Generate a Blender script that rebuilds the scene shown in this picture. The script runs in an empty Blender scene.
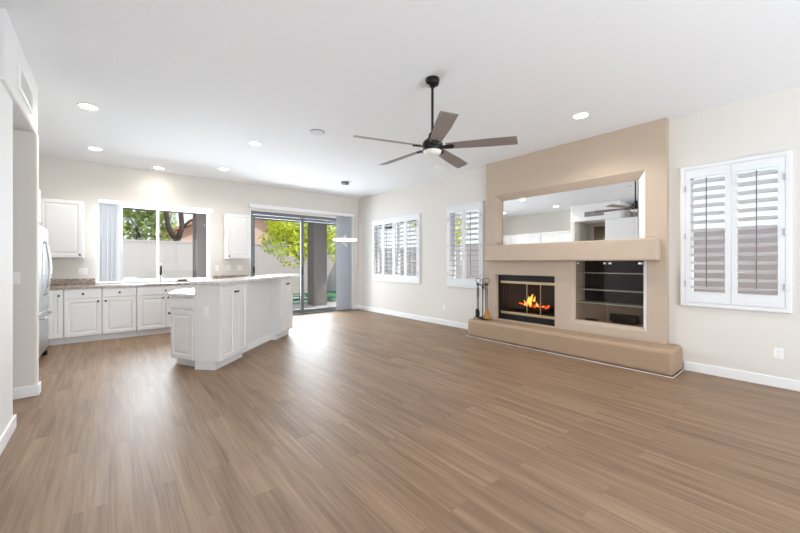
import bpy, bmesh, math, random
from mathutils import Vector, Matrix
random.seed(7)
S = bpy.context.scene
C = S.collection
PI = math.pi
# ------------------------------------------------------------------ camera, world, sun, large lights, exposure
cam = bpy.data.objects.new('camera', bpy.data.cameras.new('camera'))
C.objects.link(cam)
cam.data.sensor_width = 36.0
cam.data.lens = 349.0 / 800.0 * 36.0
cam.data.shift_y = -4.1 / 800.0
cam.data.clip_start = 0.02
cam.location = (0, 0, 1.29)
cam.rotation_euler = (PI / 2, 0, -math.atan2(291, 349))
S.camera = cam

S.view_settings.view_transform = 'Standard'
S.view_settings.look = 'None'
S.view_settings.gamma = 1.0
S.view_settings.use_curve_mapping = False
S.view_settings.exposure = 1.06
try:
    S.cycles.use_denoising = True
    S.cycles.max_bounces = 14
    S.cycles.diffuse_bounces = 8
    S.cycles.transparent_max_bounces = 16
    S.cycles.sample_clamp_indirect = 6.0
except Exception:
    pass

w = bpy.data.worlds.new('sky'); S.world = w; w.use_nodes = True
nt = w.node_tree
sky = nt.nodes.new('ShaderNodeTexSky'); sky.sky_type = 'NISHITA'
sky.sun_disc = False; sky.sun_elevation = math.radians(50); sky.sun_rotation = math.radians(150)
sky.air_density = 1.0; sky.dust_density = 1.2
bg = nt.nodes['Background']; bg.inputs['Strength'].default_value = 0.09
mxs = nt.nodes.new('ShaderNodeMix'); mxs.data_type = 'RGBA'; mxs.inputs['Factor'].default_value = 0.5
nt.links.new(sky.outputs[0], mxs.inputs['A']); mxs.inputs['B'].default_value = (8.0, 8.2, 8.5, 1)
nt.links.new(mxs.outputs['Result'], bg.inputs['Color'])

sun = bpy.data.objects.new('sun', bpy.data.lights.new('sun', 'SUN')); C.objects.link(sun)
sun.data.energy = 1.7; sun.data.angle = math.radians(0.6); sun.data.color = (1, 0.96, 0.91)
sd = Vector((-0.33, 0.55, -0.77))
sun.rotation_euler = sd.to_track_quat('-Z', 'Y').to_euler()
sun.location = (3, -10, 20)

def area(name, loc, direction, sx, sy, watts, col=(1, 1, 1)):
    l = bpy.data.lights.new(name, 'AREA'); l.shape = 'RECTANGLE'; l.size = sx; l.size_y = sy
    l.energy = watts; l.color = col
    o = bpy.data.objects.new(name, l); C.objects.link(o); o.location = loc
    o.rotation_euler = Vector(direction).to_track_quat('-Z', 'Y').to_euler()
    return o
# area lamps standing in for daylight: garden openings, plus an added unseen rear pair
area('rear_fill', (1.7, -3.45, 1.35), (-0.1, 1, 0.12), 3.4, 2.3, 50, (0.84, 0.92, 1.0))  # added fill lamp behind the camera, where no window is known
area('rear_ceiling_fill', (1.6, -4.6, 0.05), (-0.1, 0.62, 0.78), 3.6, 1.6, 175, (0.86, 0.93, 1.0))  # added fill lamp aimed up from behind to brighten the ceiling
area('slider_daylight', (3.75, 9.1, 1.35), (0, -1, -0.2), 2.4, 2.1, 115, (0.84, 0.92, 1.0))
area('kitchen_window_daylight', (0.75, 9.2, 1.75), (0, -1, -0.25), 1.8, 1.3, 95, (0.84, 0.92, 1.0))

# ------------------------------------------------------------------ materials
def srgb(r, g, b):
    f = lambda c: (c / 255 / 12.92) if c / 255 <= 0.04045 else ((c / 255 + 0.055) / 1.055) ** 2.4
    return (f(r), f(g), f(b), 1)

def mat(name, col, rough=0.5, metal=0.0, bump=0.0, bscale=60.0, var=0.0, vscale=3.0, spec=0.5, emit=None, estr=0.0, coat=0.0):
    m = bpy.data.materials.new(name); m.use_nodes = True
    t = m.node_tree; p = t.nodes['Principled BSDF']
    p.inputs['Base Color'].default_value = col; p.inputs['Roughness'].default_value = rough
    p.inputs['Metallic'].default_value = metal; p.inputs['Specular IOR Level'].default_value = spec
    p.inputs['Coat Weight'].default_value = coat
    if emit is not None:
        p.inputs['Emission Color'].default_value = emit; p.inputs['Emission Strength'].default_value = estr
    g = t.nodes.new('ShaderNodeNewGeometry')
    if var > 0:
        n = t.nodes.new('ShaderNodeTexNoise'); n.inputs['Scale'].default_value = vscale; n.inputs['Detail'].default_value = 5
        t.links.new(g.outputs['Position'], n.inputs['Vector'])
        mx = t.nodes.new('ShaderNodeMix'); mx.data_type = 'RGBA'
        mx.inputs['A'].default_value = [c * (1 - var) for c in col[:3]] + [1]
        mx.inputs['B'].default_value = [min(1, c * (1 + var)) for c in col[:3]] + [1]
        t.links.new(n.outputs['Fac'], mx.inputs['Factor']); t.links.new(mx.outputs['Result'], p.inputs['Base Color'])
    if bump > 0:
        n = t.nodes.new('ShaderNodeTexNoise'); n.inputs['Scale'].default_value = bscale; n.inputs['Detail'].default_value = 4
        t.links.new(g.outputs['Position'], n.inputs['Vector'])
        b = t.nodes.new('ShaderNodeBump'); b.inputs['Strength'].default_value = bump; b.inputs['Distance'].default_value = 0.01
        t.links.new(n.outputs['Fac'], b.inputs['Height']); t.links.new(b.outputs['Normal'], p.inputs['Normal'])
    return m

def glass_mat(name, tint=(1, 1, 1, 1), gloss=0.06, rough=0.0):
    m = bpy.data.materials.new(name); m.use_nodes = True; t = m.node_tree
    t.nodes.remove(t.nodes['Principled BSDF']); out = t.nodes['Material Output']
    tr = t.nodes.new('ShaderNodeBsdfTransparent'); tr.inputs['Color'].default_value = tint
    gl = t.nodes.new('ShaderNodeBsdfGlossy'); gl.inputs['Roughness'].default_value = rough
    mx = t.nodes.new('ShaderNodeMixShader'); mx.inputs[0].default_value = gloss
    t.links.new(tr.outputs[0], mx.inputs[1]); t.links.new(gl.outputs[0], mx.inputs[2]); t.links.new(mx.outputs[0], out.inputs[0])
    return m

def floor_mat():
    m = bpy.data.materials.new('oak_vinyl_plank'); m.use_nodes = True; t = m.node_tree; p = t.nodes['Principled BSDF']
    N = t.nodes.new; L = t.links.new
    g = N('ShaderNodeNewGeometry'); sp = N('ShaderNodeSeparateXYZ'); L(g.outputs['Position'], sp.inputs[0])
    cb = N('ShaderNodeCombineXYZ'); L(sp.outputs['Y'], cb.inputs['X']); L(sp.outputs['X'], cb.inputs['Y'])
    br = N('ShaderNodeTexBrick'); L(cb.outputs[0], br.inputs['Vector'])
    br.offset = 0.37; br.inputs['Scale'].default_value = 1.0; br.inputs['Brick Width'].default_value = 1.22
    br.inputs['Row Height'].default_value = 0.15; br.inputs['Mortar Size'].default_value = 0.0012; br.inputs['Mortar Smooth'].default_value = 0.3
    br.inputs['Color1'].default_value = (0, 0, 0, 1); br.inputs['Color2'].default_value = (1, 1, 1, 1); br.inputs['Mortar'].default_value = (0.3, 0.3, 0.3, 1)
    bw = N('ShaderNodeRGBToBW'); L(br.outputs['Color'], bw.inputs[0])
    def noise(sx, sy, detail, dist):
        mp = N('ShaderNodeVectorMath'); mp.operation = 'MULTIPLY'; mp.inputs[1].default_value = (sx, sy, 1); L(g.outputs['Position'], mp.inputs[0])
        n = N('ShaderNodeTexNoise'); n.noise_dimensions = '4D'; n.inputs['Scale'].default_value = 1; n.inputs['Detail'].default_value = detail
        n.inputs['Distortion'].default_value = dist
        mu = N('ShaderNodeMath'); mu.operation = 'MULTIPLY'; mu.inputs[1].default_value = 37.0; L(bw.outputs[0], mu.inputs[0]); L(mu.outputs[0], n.inputs['W'])
        L(mp.outputs[0], n.inputs['Vector']); return n
    n1 = noise(14, 0.9, 6, 0.6); n2 = noise(70, 2.2, 4, 0.2); n3 = noise(5, 0.7, 3, 1.5)
    def mul(n, k):
        a = N('ShaderNodeMath'); a.operation = 'MULTIPLY'; a.inputs[1].default_value = k; L(n, a.inputs[0]); return a.outputs[0]
    def add(a_, b_):
        a = N('ShaderNodeMath'); a.operation = 'ADD'; L(a_, a.inputs[0]); L(b_, a.inputs[1]); return a.outputs[0]
    tot = add(add(mul(n1.outputs['Fac'], 0.42), mul(n2.outputs['Fac'], 0.32)), add(mul(n3.outputs['Fac'], 0.16), mul(bw.outputs[0], 0.05)))
    rp = N('ShaderNodeValToRGB'); L(tot, rp.inputs[0]); e = rp.color_ramp.elements
    e[0].position = 0.30; e[0].color = srgb(98, 75, 57); e[1].position = 0.72; e[1].color = srgb(172, 146, 121)
    k = rp.color_ramp.elements.new(0.42); k.color = srgb(126, 101, 80)
    k = rp.color_ramp.elements.new(0.55); k.color = srgb(149, 123, 99)
    mx = N('ShaderNodeMix'); mx.data_type = 'RGBA'; L(br.outputs['Fac'], mx.inputs['Factor']); L(rp.outputs[0], mx.inputs['A'])
    mx.inputs['B'].default_value = srgb(112, 93, 78); L(mx.outputs['Result'], p.inputs['Base Color'])
    p.inputs['Roughness'].default_value = 0.47; p.inputs['Specular IOR Level'].default_value = 0.4
    b = N('ShaderNodeBump'); b.inputs['Strength'].default_value = 0.12; b.inputs['Distance'].default_value = 0.004
    L(n2.outputs['Fac'], b.inputs['Height']); L(b.outputs['Normal'], p.inputs['Normal'])
    return m

def granite_mat(name, a, b, c, scale=26):
    m = bpy.data.materials.new(name); m.use_nodes = True; t = m.node_tree; p = t.nodes['Principled BSDF']
    g = t.nodes.new('ShaderNodeNewGeometry'); n = t.nodes.new('ShaderNodeTexNoise'); n.inputs['Scale'].default_value = scale
    n.inputs['Detail'].default_value = 8; n.inputs['Roughness'].default_value = 0.7; n.inputs['Distortion'].default_value = 0.8
    t.links.new(g.outputs['Position'], n.inputs['Vector'])
    r = t.nodes.new('ShaderNodeValToRGB'); t.links.new(n.outputs['Fac'], r.inputs[0])
    r.color_ramp.elements[0].position = 0.36; r.color_ramp.elements[0].color = a
    r.color_ramp.elements[1].position = 0.64; r.color_ramp.elements[1].color = c
    k = r.color_ramp.elements.new(0.5); k.color = b
    t.links.new(r.outputs[0], p.inputs['Base Color']); p.inputs['Roughness'].default_value = 0.16
    return m

def tile_mat(name, a, b):
    m = bpy.data.materials.new(name); m.use_nodes = True; t = m.node_tree; p = t.nodes['Principled BSDF']
    g = t.nodes.new('ShaderNodeNewGeometry'); wv = t.nodes.new('ShaderNodeTexWave'); wv.inputs['Scale'].default_value = 2.2
    wv.inputs['Distortion'].default_value = 1.5; t.links.new(g.outputs['Position'], wv.inputs['Vector'])
    r = t.nodes.new('ShaderNodeValToRGB'); r.color_ramp.elements[0].color = a; r.color_ramp.elements[1].color = b
    t.links.new(wv.outputs['Fac'], r.inputs[0]); t.links.new(r.outputs[0], p.inputs['Base Color']); p.inputs['Roughness'].default_value = 0.8
    return m

M = dict(
    wall=mat('greige_wall_paint', srgb(222, 218, 212), 0.85, bump=0.05, bscale=90),
    wallw=mat('white_wall_paint', srgb(236, 236, 236), 0.8, bump=0.05, bscale=90),
    ceil=mat('ceiling_paint', srgb(234, 236, 239), 0.9, bump=0.18, bscale=28),
    trim=mat('white_trim', srgb(240, 241, 242), 0.45),
    cab=mat('white_cabinet_paint', srgb(226, 226, 226), 0.38),
    shut=mat('white_shutter_paint', srgb(228, 230, 233), 0.45),
    tan=mat('tan_stucco', srgb(189, 171, 153), 0.75, bump=0.12, bscale=45, var=0.05, vscale=4),
    tanb=mat('brown_tan_stucco', srgb(166, 141, 116), 0.7, bump=0.12, bscale=45, var=0.06, vscale=4),
    floor=floor_mat(),
    granite=granite_mat('brown_granite', srgb(105, 92, 84), srgb(158, 142, 130), srgb(198, 186, 174)),
    quartz=granite_mat('pale_granite', srgb(178, 178, 178), srgb(214, 214, 213), srgb(236, 236, 235), 40),
    bronze=mat('dark_bronze', srgb(52, 46, 44), 0.35, 0.8),
    black=mat('black_metal', srgb(22, 22, 23), 0.4, 0.3),
    blackgloss=mat('gloss_black', srgb(20, 20, 21), 0.45),
    steel=mat('brushed_steel', srgb(196, 199, 202), 0.28, 0.9),
    chrome=mat('chrome', srgb(225, 226, 228), 0.08, 1.0),
    grey=mat('grey_plastic', srgb(120, 122, 125), 0.5),
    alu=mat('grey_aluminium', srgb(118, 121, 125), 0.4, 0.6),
    brass=mat('pale_brass', srgb(222, 205, 170), 0.28, 0.9),
    blade=mat('fan_blade_wood', srgb(140, 129, 126), 0.42, var=0.15, vscale=9),
    bristle=mat('tan_bristle', srgb(168, 120, 62), 0.8, bump=0.6, bscale=200),
    log=mat('charred_log', srgb(70, 48, 36), 0.9, bump=0.8, bscale=40, var=0.5, vscale=25),
    ember=mat('glowing_ember', srgb(120, 40, 15), 0.9, emit=srgb(255, 90, 30), estr=1.6),
    flame=mat('flame', srgb(255, 180, 80), 0.9, emit=srgb(255, 176, 84), estr=1.9),
    fbox=mat('firebrick_dark', srgb(58, 51, 45), 0.9, bump=0.3, var=0.3, vscale=12),
    lens=mat('lamp_lens', srgb(255, 255, 255), 0.5, emit=srgb(255, 244, 226), estr=14.0),
    crystal=mat('lit_crystal', srgb(250, 250, 252), 0.1, emit=srgb(255, 250, 244), estr=3.5),
    frost=mat('frosted_glass', srgb(240, 238, 234), 0.4),
    spk=mat('speaker_grey_white', srgb(205, 206, 208), 0.7),
    white_pl=mat('white_plastic', srgb(240, 240, 239), 0.4),
    glass=glass_mat('window_glass', (0.97, 0.98, 0.98, 1), 0.015),
    smoke=glass_mat('door_glass', (0.82, 0.81, 0.79, 1), 0.025),
    clear=glass_mat('fire_glass', (0.66, 0.65, 0.63, 1), 0.03),
    shelfg=mat('shelf_glass_edge', srgb(228, 230, 222), 0.15),
    mirror=mat('mirror_silver', (0.93, 0.94, 0.94, 1), 0.0, 1.0),
    blind=mat('pale_blind_fabric', srgb(218, 221, 226), 0.6),
    block=mat('pink_stucco', srgb(188, 177, 175), 0.9, bump=0.3, bscale=30, var=0.05, vscale=2),
    sideblock=mat('grey_stucco', srgb(222, 219, 224), 0.9, bump=0.3, bscale=30),
    cap=mat('pale_coping', srgb(236, 232, 226), 0.8),
    colm=mat('grey_brown_stucco', srgb(106, 99, 96), 0.9, bump=0.3, bscale=30, var=0.06),
    soff=mat('brown_patio_soffit', srgb(92, 82, 76), 0.9),
    patio=mat('patio_concrete', srgb(186, 180, 174), 0.85, var=0.08),
    lawn=mat('green_turf', srgb(58, 120, 74), 0.95, bump=0.8, bscale=80, var=0.25, vscale=6),
    paver=mat('pale_paver', srgb(200, 208, 206), 0.8),
    bark=mat('dark_bark', srgb(74, 58, 50), 0.9, bump=0.8, bscale=30),
    leafy=mat('yellow_green_leaf', srgb(196, 206, 40), 0.55, var=0.3, vscale=7),
    leafg=mat('mid_green_leaf', srgb(158, 178, 88), 0.55, var=0.3, vscale=5),
    leafd=mat('dark_green_leaf', srgb(60, 92, 48), 0.6, var=0.3, vscale=5),
    rtile=tile_mat('clay_roof_tile', srgb(150, 96, 74), srgb(196, 142, 112)),
    hstucco=mat('house_stucco', srgb(205, 178, 160), 0.9),
    hill=mat('brown_hillside', srgb(150, 116, 100), 0.95, bump=0.5, bscale=3, var=0.35, vscale=1.4),
    soil=mat('desert_ground', srgb(176, 150, 128), 0.95, var=0.2),
    wood=mat('dark_tray_wood', srgb(96, 70, 56), 0.5),
    halld=mat('dim_beige', srgb(186, 178, 166), 0.85),
)

# ------------------------------------------------------------------ mesh helpers
class MB:
    def __init__(s, o=(0, 0, 0)):
        s.b = bmesh.new(); s.o = Vector(o)
    def v(s, p): return s.b.verts.new(Vector(p) - s.o)
    def f(s, vs):
        try: return s.b.faces.new(vs)
        except ValueError: return None
    def box(s, x0, x1, y0, y1, z0, z1):
        vs = [s.v((x, y, z)) for z in (z0, z1) for y in (y0, y1) for x in (x0, x1)]
        for q in ((0, 2, 3, 1), (4, 5, 7, 6), (0, 1, 5, 4), (2, 6, 7, 3), (0, 4, 6, 2), (1, 3, 7, 5)): s.f([vs[i] for i in q])
        return s
    def prism(s, pts, z0, z1):
        a = sum(pts[i][0] * pts[(i + 1) % len(pts)][1] - pts[(i + 1) % len(pts)][0] * pts[i][1] for i in range(len(pts)))
        if a < 0: pts = pts[::-1]
        lo = [s.v((x, y, z0)) for x, y in pts]; hi = [s.v((x, y, z1)) for x, y in pts]
        n = len(pts); s.f(lo[::-1]); s.f(hi)
        for i in range(n): s.f([lo[i], lo[(i + 1) % n], hi[(i + 1) % n], hi[i]])
        return s
    def tube(s, path, r, n=8, cap=True):
        P = [Vector(p) for p in path]; R = r if isinstance(r, (list, tuple)) else [r] * len(P); rings = []
        up = None
        for i, p in enumerate(P):
            d = (P[min(i + 1, len(P) - 1)] - P[max(i - 1, 0)]).normalized()
            if up is None: up = d.orthogonal().normalized()
            up = (up - d * up.dot(d)); up = up.normalized() if up.length > 1e-5 else d.orthogonal().normalized()
            sd_ = d.cross(up)
            rings.append([s.v(p + (up * math.cos(2 * PI * k / n) + sd_ * math.sin(2 * PI * k / n)) * R[i]) for k in range(n)])
        for a, b in zip(rings, rings[1:]):
            for k in range(n): s.f([a[k], a[(k + 1) % n], b[(k + 1) % n], b[k]])
        if cap: s.f(rings[0][::-1]); s.f(rings[-1])
        return s
    def lathe(s, prof, c=(0, 0, 0), n=24, axis='z'):
        c = Vector(c); rings = []
        for r, h in prof:
            ring = []
            for k in range(n):
                a = 2 * PI * k / n
                p = Vector((r * math.cos(a), r * math.sin(a), h))
                if axis == 'y': p = Vector((p.x, -p.z, p.y))     # axis points to -Y
                ring.append(s.v(c + p))
            rings.append(ring)
        for a, b in zip(rings, rings[1:]):
            for k in range(n): s.f([a[k], a[(k + 1) % n], b[(k + 1) % n], b[k]])
        s.f(rings[0][::-1]); s.f(rings[-1])
        return s
    def rings(s, x0, x1, z0, z1, prof, y=0.0):
        """rectangle in XZ facing -Y; prof = (inset, projection towards -Y)"""
        R = []
        for ins, pr in prof:
            R.append([s.v((x0 + ins, y - pr, z0 + ins)), s.v((x1 - ins, y - pr, z0 + ins)), s.v((x1 - ins, y - pr, z1 - ins)), s.v((x0 + ins, y - pr, z1 - ins))])
        for a, b in zip(R, R[1:]):
            for k in range(4): s.f([a[k], a[(k + 1) % 4], b[(k + 1) % 4], b[k]])
        s.f(R[-1]); s.f(R[0][::-1])
        return s
    def holes(s, axis, c0, c1, u0, u1, z0, z1, holes):
        """wall slab with rectangular holes. axis 'x': slab between x=c0..c1, u is y; axis 'y': slab between y=c0..c1, u is x"""
        us = sorted({u0, u1} | {min(max(h[i], u0), u1) for h in holes for i in (0, 1)}); zs = sorted({z0, z1} | {min(max(h[i], z0), z1) for h in holes for i in (2, 3)})
        solid = {}
        for i in range(len(us) - 1):
            for j in range(len(zs) - 1):
                cu, cz = (us[i] + us[i + 1]) / 2, (zs[j] + zs[j + 1]) / 2
                solid[i, j] = not any(h[0] < cu < h[1] and h[2] < cz < h[3] for h in holes)
        V = {}
        def vv(i, j, k):
            if (i, j, k) not in V:
                c = (c0, c1)[k]; V[i, j, k] = s.v((c, us[i], zs[j]) if axis == 'x' else (us[i], c, zs[j]))
            return V[i, j, k]
        for (i, j), ok in solid.items():
            if not ok: continue
            s.f([vv(i, j, 0), vv(i, j + 1, 0), vv(i + 1, j + 1, 0), vv(i + 1, j, 0)])
            s.f([vv(i, j, 1), vv(i + 1, j, 1), vv(i + 1, j + 1, 1), vv(i, j + 1, 1)])
            if not solid.get((i - 1, j)): s.f([vv(i, j, 0), vv(i, j, 1), vv(i, j + 1, 1), vv(i, j + 1, 0)])
            if not solid.get((i + 1, j)): s.f([vv(i + 1, j, 0), vv(i + 1, j + 1, 0), vv(i + 1, j + 1, 1), vv(i + 1, j, 1)])
            if not solid.get((i, j - 1)): s.f([vv(i, j, 0), vv(i + 1, j, 0), vv(i + 1, j, 1), vv(i, j, 1)])
            if not solid.get((i, j + 1)): s.f([vv(i, j + 1, 0), vv(i, j + 1, 1), vv(i + 1, j + 1, 1), vv(i + 1, j + 1, 0)])
        return s
    def build(s, name, m, parent=None, smooth=False, bevel=0.0, seg=2, angle=40):
        bmesh.ops.recalc_face_normals(s.b, faces=s.b.faces)
        me = bpy.data.meshes.new(name); s.b.to_mesh(me); s.b.free()
        o = bpy.data.objects.new(name, me); C.objects.link(o)
        me.materials.append(M[m] if isinstance(m, str) else m)
        if parent is not None: o.parent = parent
        if bevel > 0:
            md = o.modifiers.new('bevel', 'BEVEL'); md.width = bevel; md.segments = seg; md.limit_method = 'ANGLE'; md.angle_limit = math.radians(angle)
        if smooth:
            for p in me.polygons: p.use_smooth = True
            if smooth == 'auto':
                me.set_sharp_from_angle(angle=math.radians(40))
        return o

def tag(o, label, cat, group=None):
    o['label'] = label; o['category'] = cat
    if group: o['group'] = group
    return o
def thing(name, label, cat, loc=(0, 0, 0), rz=0.0, group=None):
    o = bpy.data.objects.new(name, None); C.objects.link(o); o.location = loc; o.rotation_euler = (0, 0, rz); o.empty_display_size = 0.1
    return tag(o, label, cat, group)
def struct(o):
    o['kind'] = 'structure'; return o
def dup(root, label=None, loc=None, rz=None):
    r = root.copy(); C.objects.link(r)
    if loc is not None: r.location = loc
    if rz is not None: r.rotation_euler = (0, 0, rz)
    if label: r['label'] = label
    for ch in list(root.children):
        c = ch.copy(); C.objects.link(c); c.parent = r
        for g in list(ch.children):
            d = g.copy(); C.objects.link(d); d.parent = c
    return r

XR, YB, ZC = 5.305, 8.18, 3.05
# ------------------------------------------------------------------ room shell
struct(MB().box(-3.0, 5.5, -3.4, 8.22, -0.12, 0.0).build('floor', 'floor'))
struct(MB().box(-3.0, 5.5, -3.4, 8.35, ZC, ZC + 0.15).build('ceiling', 'ceil'))
W1 = (5.70, 7.42, 0.86, 2.33); W2 = (3.99, 4.80, 0.86, 2.37); W3 = (0.22, 1.015, 0.84, 2.36)
FIRE = (1.24, 3.76, 0.28, 2.60)
struct(MB().holes('x', XR, XR + 0.17, -3.4, YB + 0.17, 0, ZC, [W1, W2, W3, FIRE]).build('wall_right', 'wall'))
KW = (-0.13, 1.63, 0.93, 2.36); SL = (2.45, 5.10, 0.0, 2.46)
struct(MB().holes('y', YB, YB + 0.17, -1.55, XR, 0, ZC, [KW, SL]).build('wall_back', 'wall'))
struct(MB().holes('y', -3.4, -3.23, -0.57, XR, 0, ZC, [(0.1, 4.9, 0.0, 2.5)]).build('wall_rear', 'wall'))
# left side: low wall with plant shelf above, opening to the hall, fin wall, kitchen side
LX = -0.57
wl = struct(MB().box(-0.72, LX, -3.4, 4.0, 0, 2.55).build('wall_left', 'wallw', bevel=0.018, seg=4))
up = MB(); up.box(-1.62, LX + 0.025, 3.60, 4.975, 2.55, ZC); up.box(-1.6, LX + 0.025, -3.4, 1.8, 2.55, ZC)
struct(up.build('wall_left_soffit', 'wallw', bevel=0.015, seg=3))
struct(MB().box(-1.6, -1.45, 1.8, 3.60, 2.5, ZC).build('wall_shelf_recess', 'halld'))  # darker beige puts the shade inside the recess into the colour
struct(MB().box(-1.6, -0.72, 1.8, 3.60, 2.5, 2.55).build('trim_plant_shelf', 'wallw'))
struct(MB().box(-1.60, -0.535, 4.85, 4.975, 0, 2.55).build('wall_fin', 'wall', bevel=0.018, seg=4))
struct(MB().holes('x', -1.77, -1.62, 2.6, 4.975, 0, 2.55, [(4.15, 4.76, 0, 2.46)]).build('wall_hall', 'wall'))
struct(MB().box(-1.62, -0.72, 3.0, 3.15, 0, 2.55).build('wall_hall_end', 'wall'))
hr = MB(); hr.box(-3.0, -2.9, 2.6, 6.0, 0, 2.55); hr.box(-3.0, -1.77, 5.6, 5.7, 0, 2.55); hr.box(-3.0, -1.77, 2.5, 2.6, 0, 2.55); hr.box(-3.0, -1.62, 2.6, 5.7, 2.55, 2.65)
hr.box(-1.77, -1.62, 4.975, 5.7, 0, 2.55)
struct(hr.build('wall_hall_room', 'halld'))
struct(MB().box(-1.55, -1.38, 4.975, YB, 0, ZC).build('wall_kitchen_side', 'wall'))

def base(name, segs):
    m = MB()
    for (x0, x1, y0, y1) in segs: m.box(x0, x1, y0, y1, 0, 0.108)
    return struct(m.build(name, 'trim', bevel=0.007, seg=2))
base('baseboard_right', [(XR - 0.016, XR, -3.23, 1.035), (XR - 0.016, XR, 3.97, YB)])
base('baseboard_back', [(5.13, XR - 0.016, YB - 0.016, YB)])
base('baseboard_left', [(LX, LX + 0.016, -3.23, 4.016), (-0.72, LX, 4.0, 4.016)])
base('baseboard_fin', [(-1.6, -0.519, 4.834, 4.85), (-0.535, -0.519, 4.85, 4.975)])
base('baseboard_hall', [(-1.62, -1.604, 3.15, 4.15)])
base('baseboard_rear', [(-0.55, 0.1, -3.23, -3.214), (4.9, XR - 0.016, -3.23, -3.214)])

# ------------------------------------------------------------------ windows and sliding door
def win(name, axis, c, u0, u1, z0, z1, m, mull=(), t=0.045, d=0.06):
    f = MB(); hs = []; us = [u0 + t] + [q for x in mull for q in (x - t / 2, x + t / 2)] + [u1 - t]
    for a, b in zip(us[::2], us[1::2]): hs.append((a, b, z0 + t, z1 - t))
    f.holes(axis, c, c + d, u0, u1, z0, z1, hs)
    fo = struct(f.build(name, m, bevel=0.004))
    for a, b, q0, q1 in hs:
        g = MB()
        if axis == 'x': g.box(c + d / 2 - 0.003, c + d / 2 + 0.003, a, b, q0, q1)
        else: g.box(a, b, c + d / 2 - 0.003, c + d / 2 + 0.003, q0, q1)
        g.build('pane', 'glass', fo)
    return fo
win('window_1', 'y', YB + 0.07, KW[0], KW[1], KW[2], KW[3], 'trim', (0.735,), t=0.04)
win('window_2', 'x', XR + 0.09, *W1, 'trim', (6.56,))
win('window_3', 'x', XR + 0.09, *W2, 'trim')
win('window_4', 'x', XR + 0.09, *W3, 'trim')
win('window_rear_added', 'y', -3.40, 0.1, 4.9, 0.0, 2.5, 'alu', (2.5,), t=0.06, d=0.06)  # unseen rear glazing, added so the rear fill lamps can shine in
tr = MB(); tr.box(KW[0] - 0.05, KW[1] + 0.05, YB - 0.02, YB + 0.07, 0.912, 0.935)
struct(tr.build('trim_1', 'trim', bevel=0.004))
# patio slider: outer frame, two sliding leaves
dr = MB(); dr.holes('y', YB + 0.01, YB + 0.15, SL[0], SL[1], 0.0, SL[3], [(SL[0] + 0.05, SL[1] - 0.05, 0.025, SL[3] - 0.07)])
door = struct(dr.build('door_1', 'alu', bevel=0.004))
for (x0, x1, y, fx) in ((2.50, 3.76, YB + 0.095, 0), (3.66, 5.05, YB + 0.045, 1)):
    l = MB(); l.holes('y', y, y + 0.04, x0, x1, 0.03, SL[3] - 0.075, [(x0 + 0.07, x1 - 0.07, 0.12, SL[3] - 0.14)])
    lo = l.build('sliding_leaf', 'alu', door, bevel=0.004)
    MB().box(x0 + 0.07, x1 - 0.07, y + 0.017, y + 0.023, 0.12, SL[3] - 0.14).build('pane', 'glass', lo)
h = MB(); h.box(3.675, 3.705, YB + 0.012, YB + 0.044, 0.98, 1.2); h.build('door_handle', 'black', door, bevel=0.005)
h = MB(); h.box(2.505, 2.535, YB - 0.02, YB + 0.02, 1.05, 1.18); h.build('door_latch', 'black', door, bevel=0.005)
tr = MB(); tr.box(SL[0] - 0.015, SL[0], YB - 0.015, YB + 0.05, 0, SL[3]); tr.box(SL[1], SL[1] + 0.015, YB - 0.015, YB + 0.05, 0, SL[3])
struct(tr.build('trim_2', 'trim', bevel=0.003))

def blind(x0, x1, y, z0, z1, n, sx0, sx1, label):
    t = thing('vertical_blind', label, 'blind', ((x0 + x1) / 2, y, z1)); o = t.location.copy()
    MB(o).box(x0, x1, y - 0.05, y + 0.055, z1 - 0.075, z1).build('valance', 'trim', t, bevel=0.006)
    v = MB(o)
    for i in range(n):
        cx = sx0 + (sx1 - sx0) * (i + 0.5) / n; a = math.radians(34 if i % 2 else 26); hw = 0.042
        dx, dy = hw * math.cos(a), hw * math.sin(a); pts = []
        for k in range(5):
            q = (k - 2) / 2.0; bow = 0.008 * (1 - q * q)
            pts.append((cx + dx * q - math.sin(a) * bow, y + dy * q + math.cos(a) * bow))
        p2 = [(px + 0.0025, py) for px, py in pts[::-1]]
        v.prism(pts + p2, z0, z1 - 0.07)
    v.build('vane_stack', 'blind', t)
    r = MB(o); r.tube([(sx1 + 0.01, y - 0.03, z1 - 0.07), (sx1 + 0.012, y - 0.032, z0 + 0.5)], 0.004); r.build('wand', 'white_pl', t)
    return t
blind(-0.16, 1.67, YB - 0.058, 0.945, 2.405, 9, -0.11, 0.17, 'white vertical blind stacked at the left of the kitchen window')
blind(2.38, 5.12, YB - 0.058, 0.03, 2.60, 15, 4.60, 5.08, 'long vertical blind drawn to the right of the sliding patio door')

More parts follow.
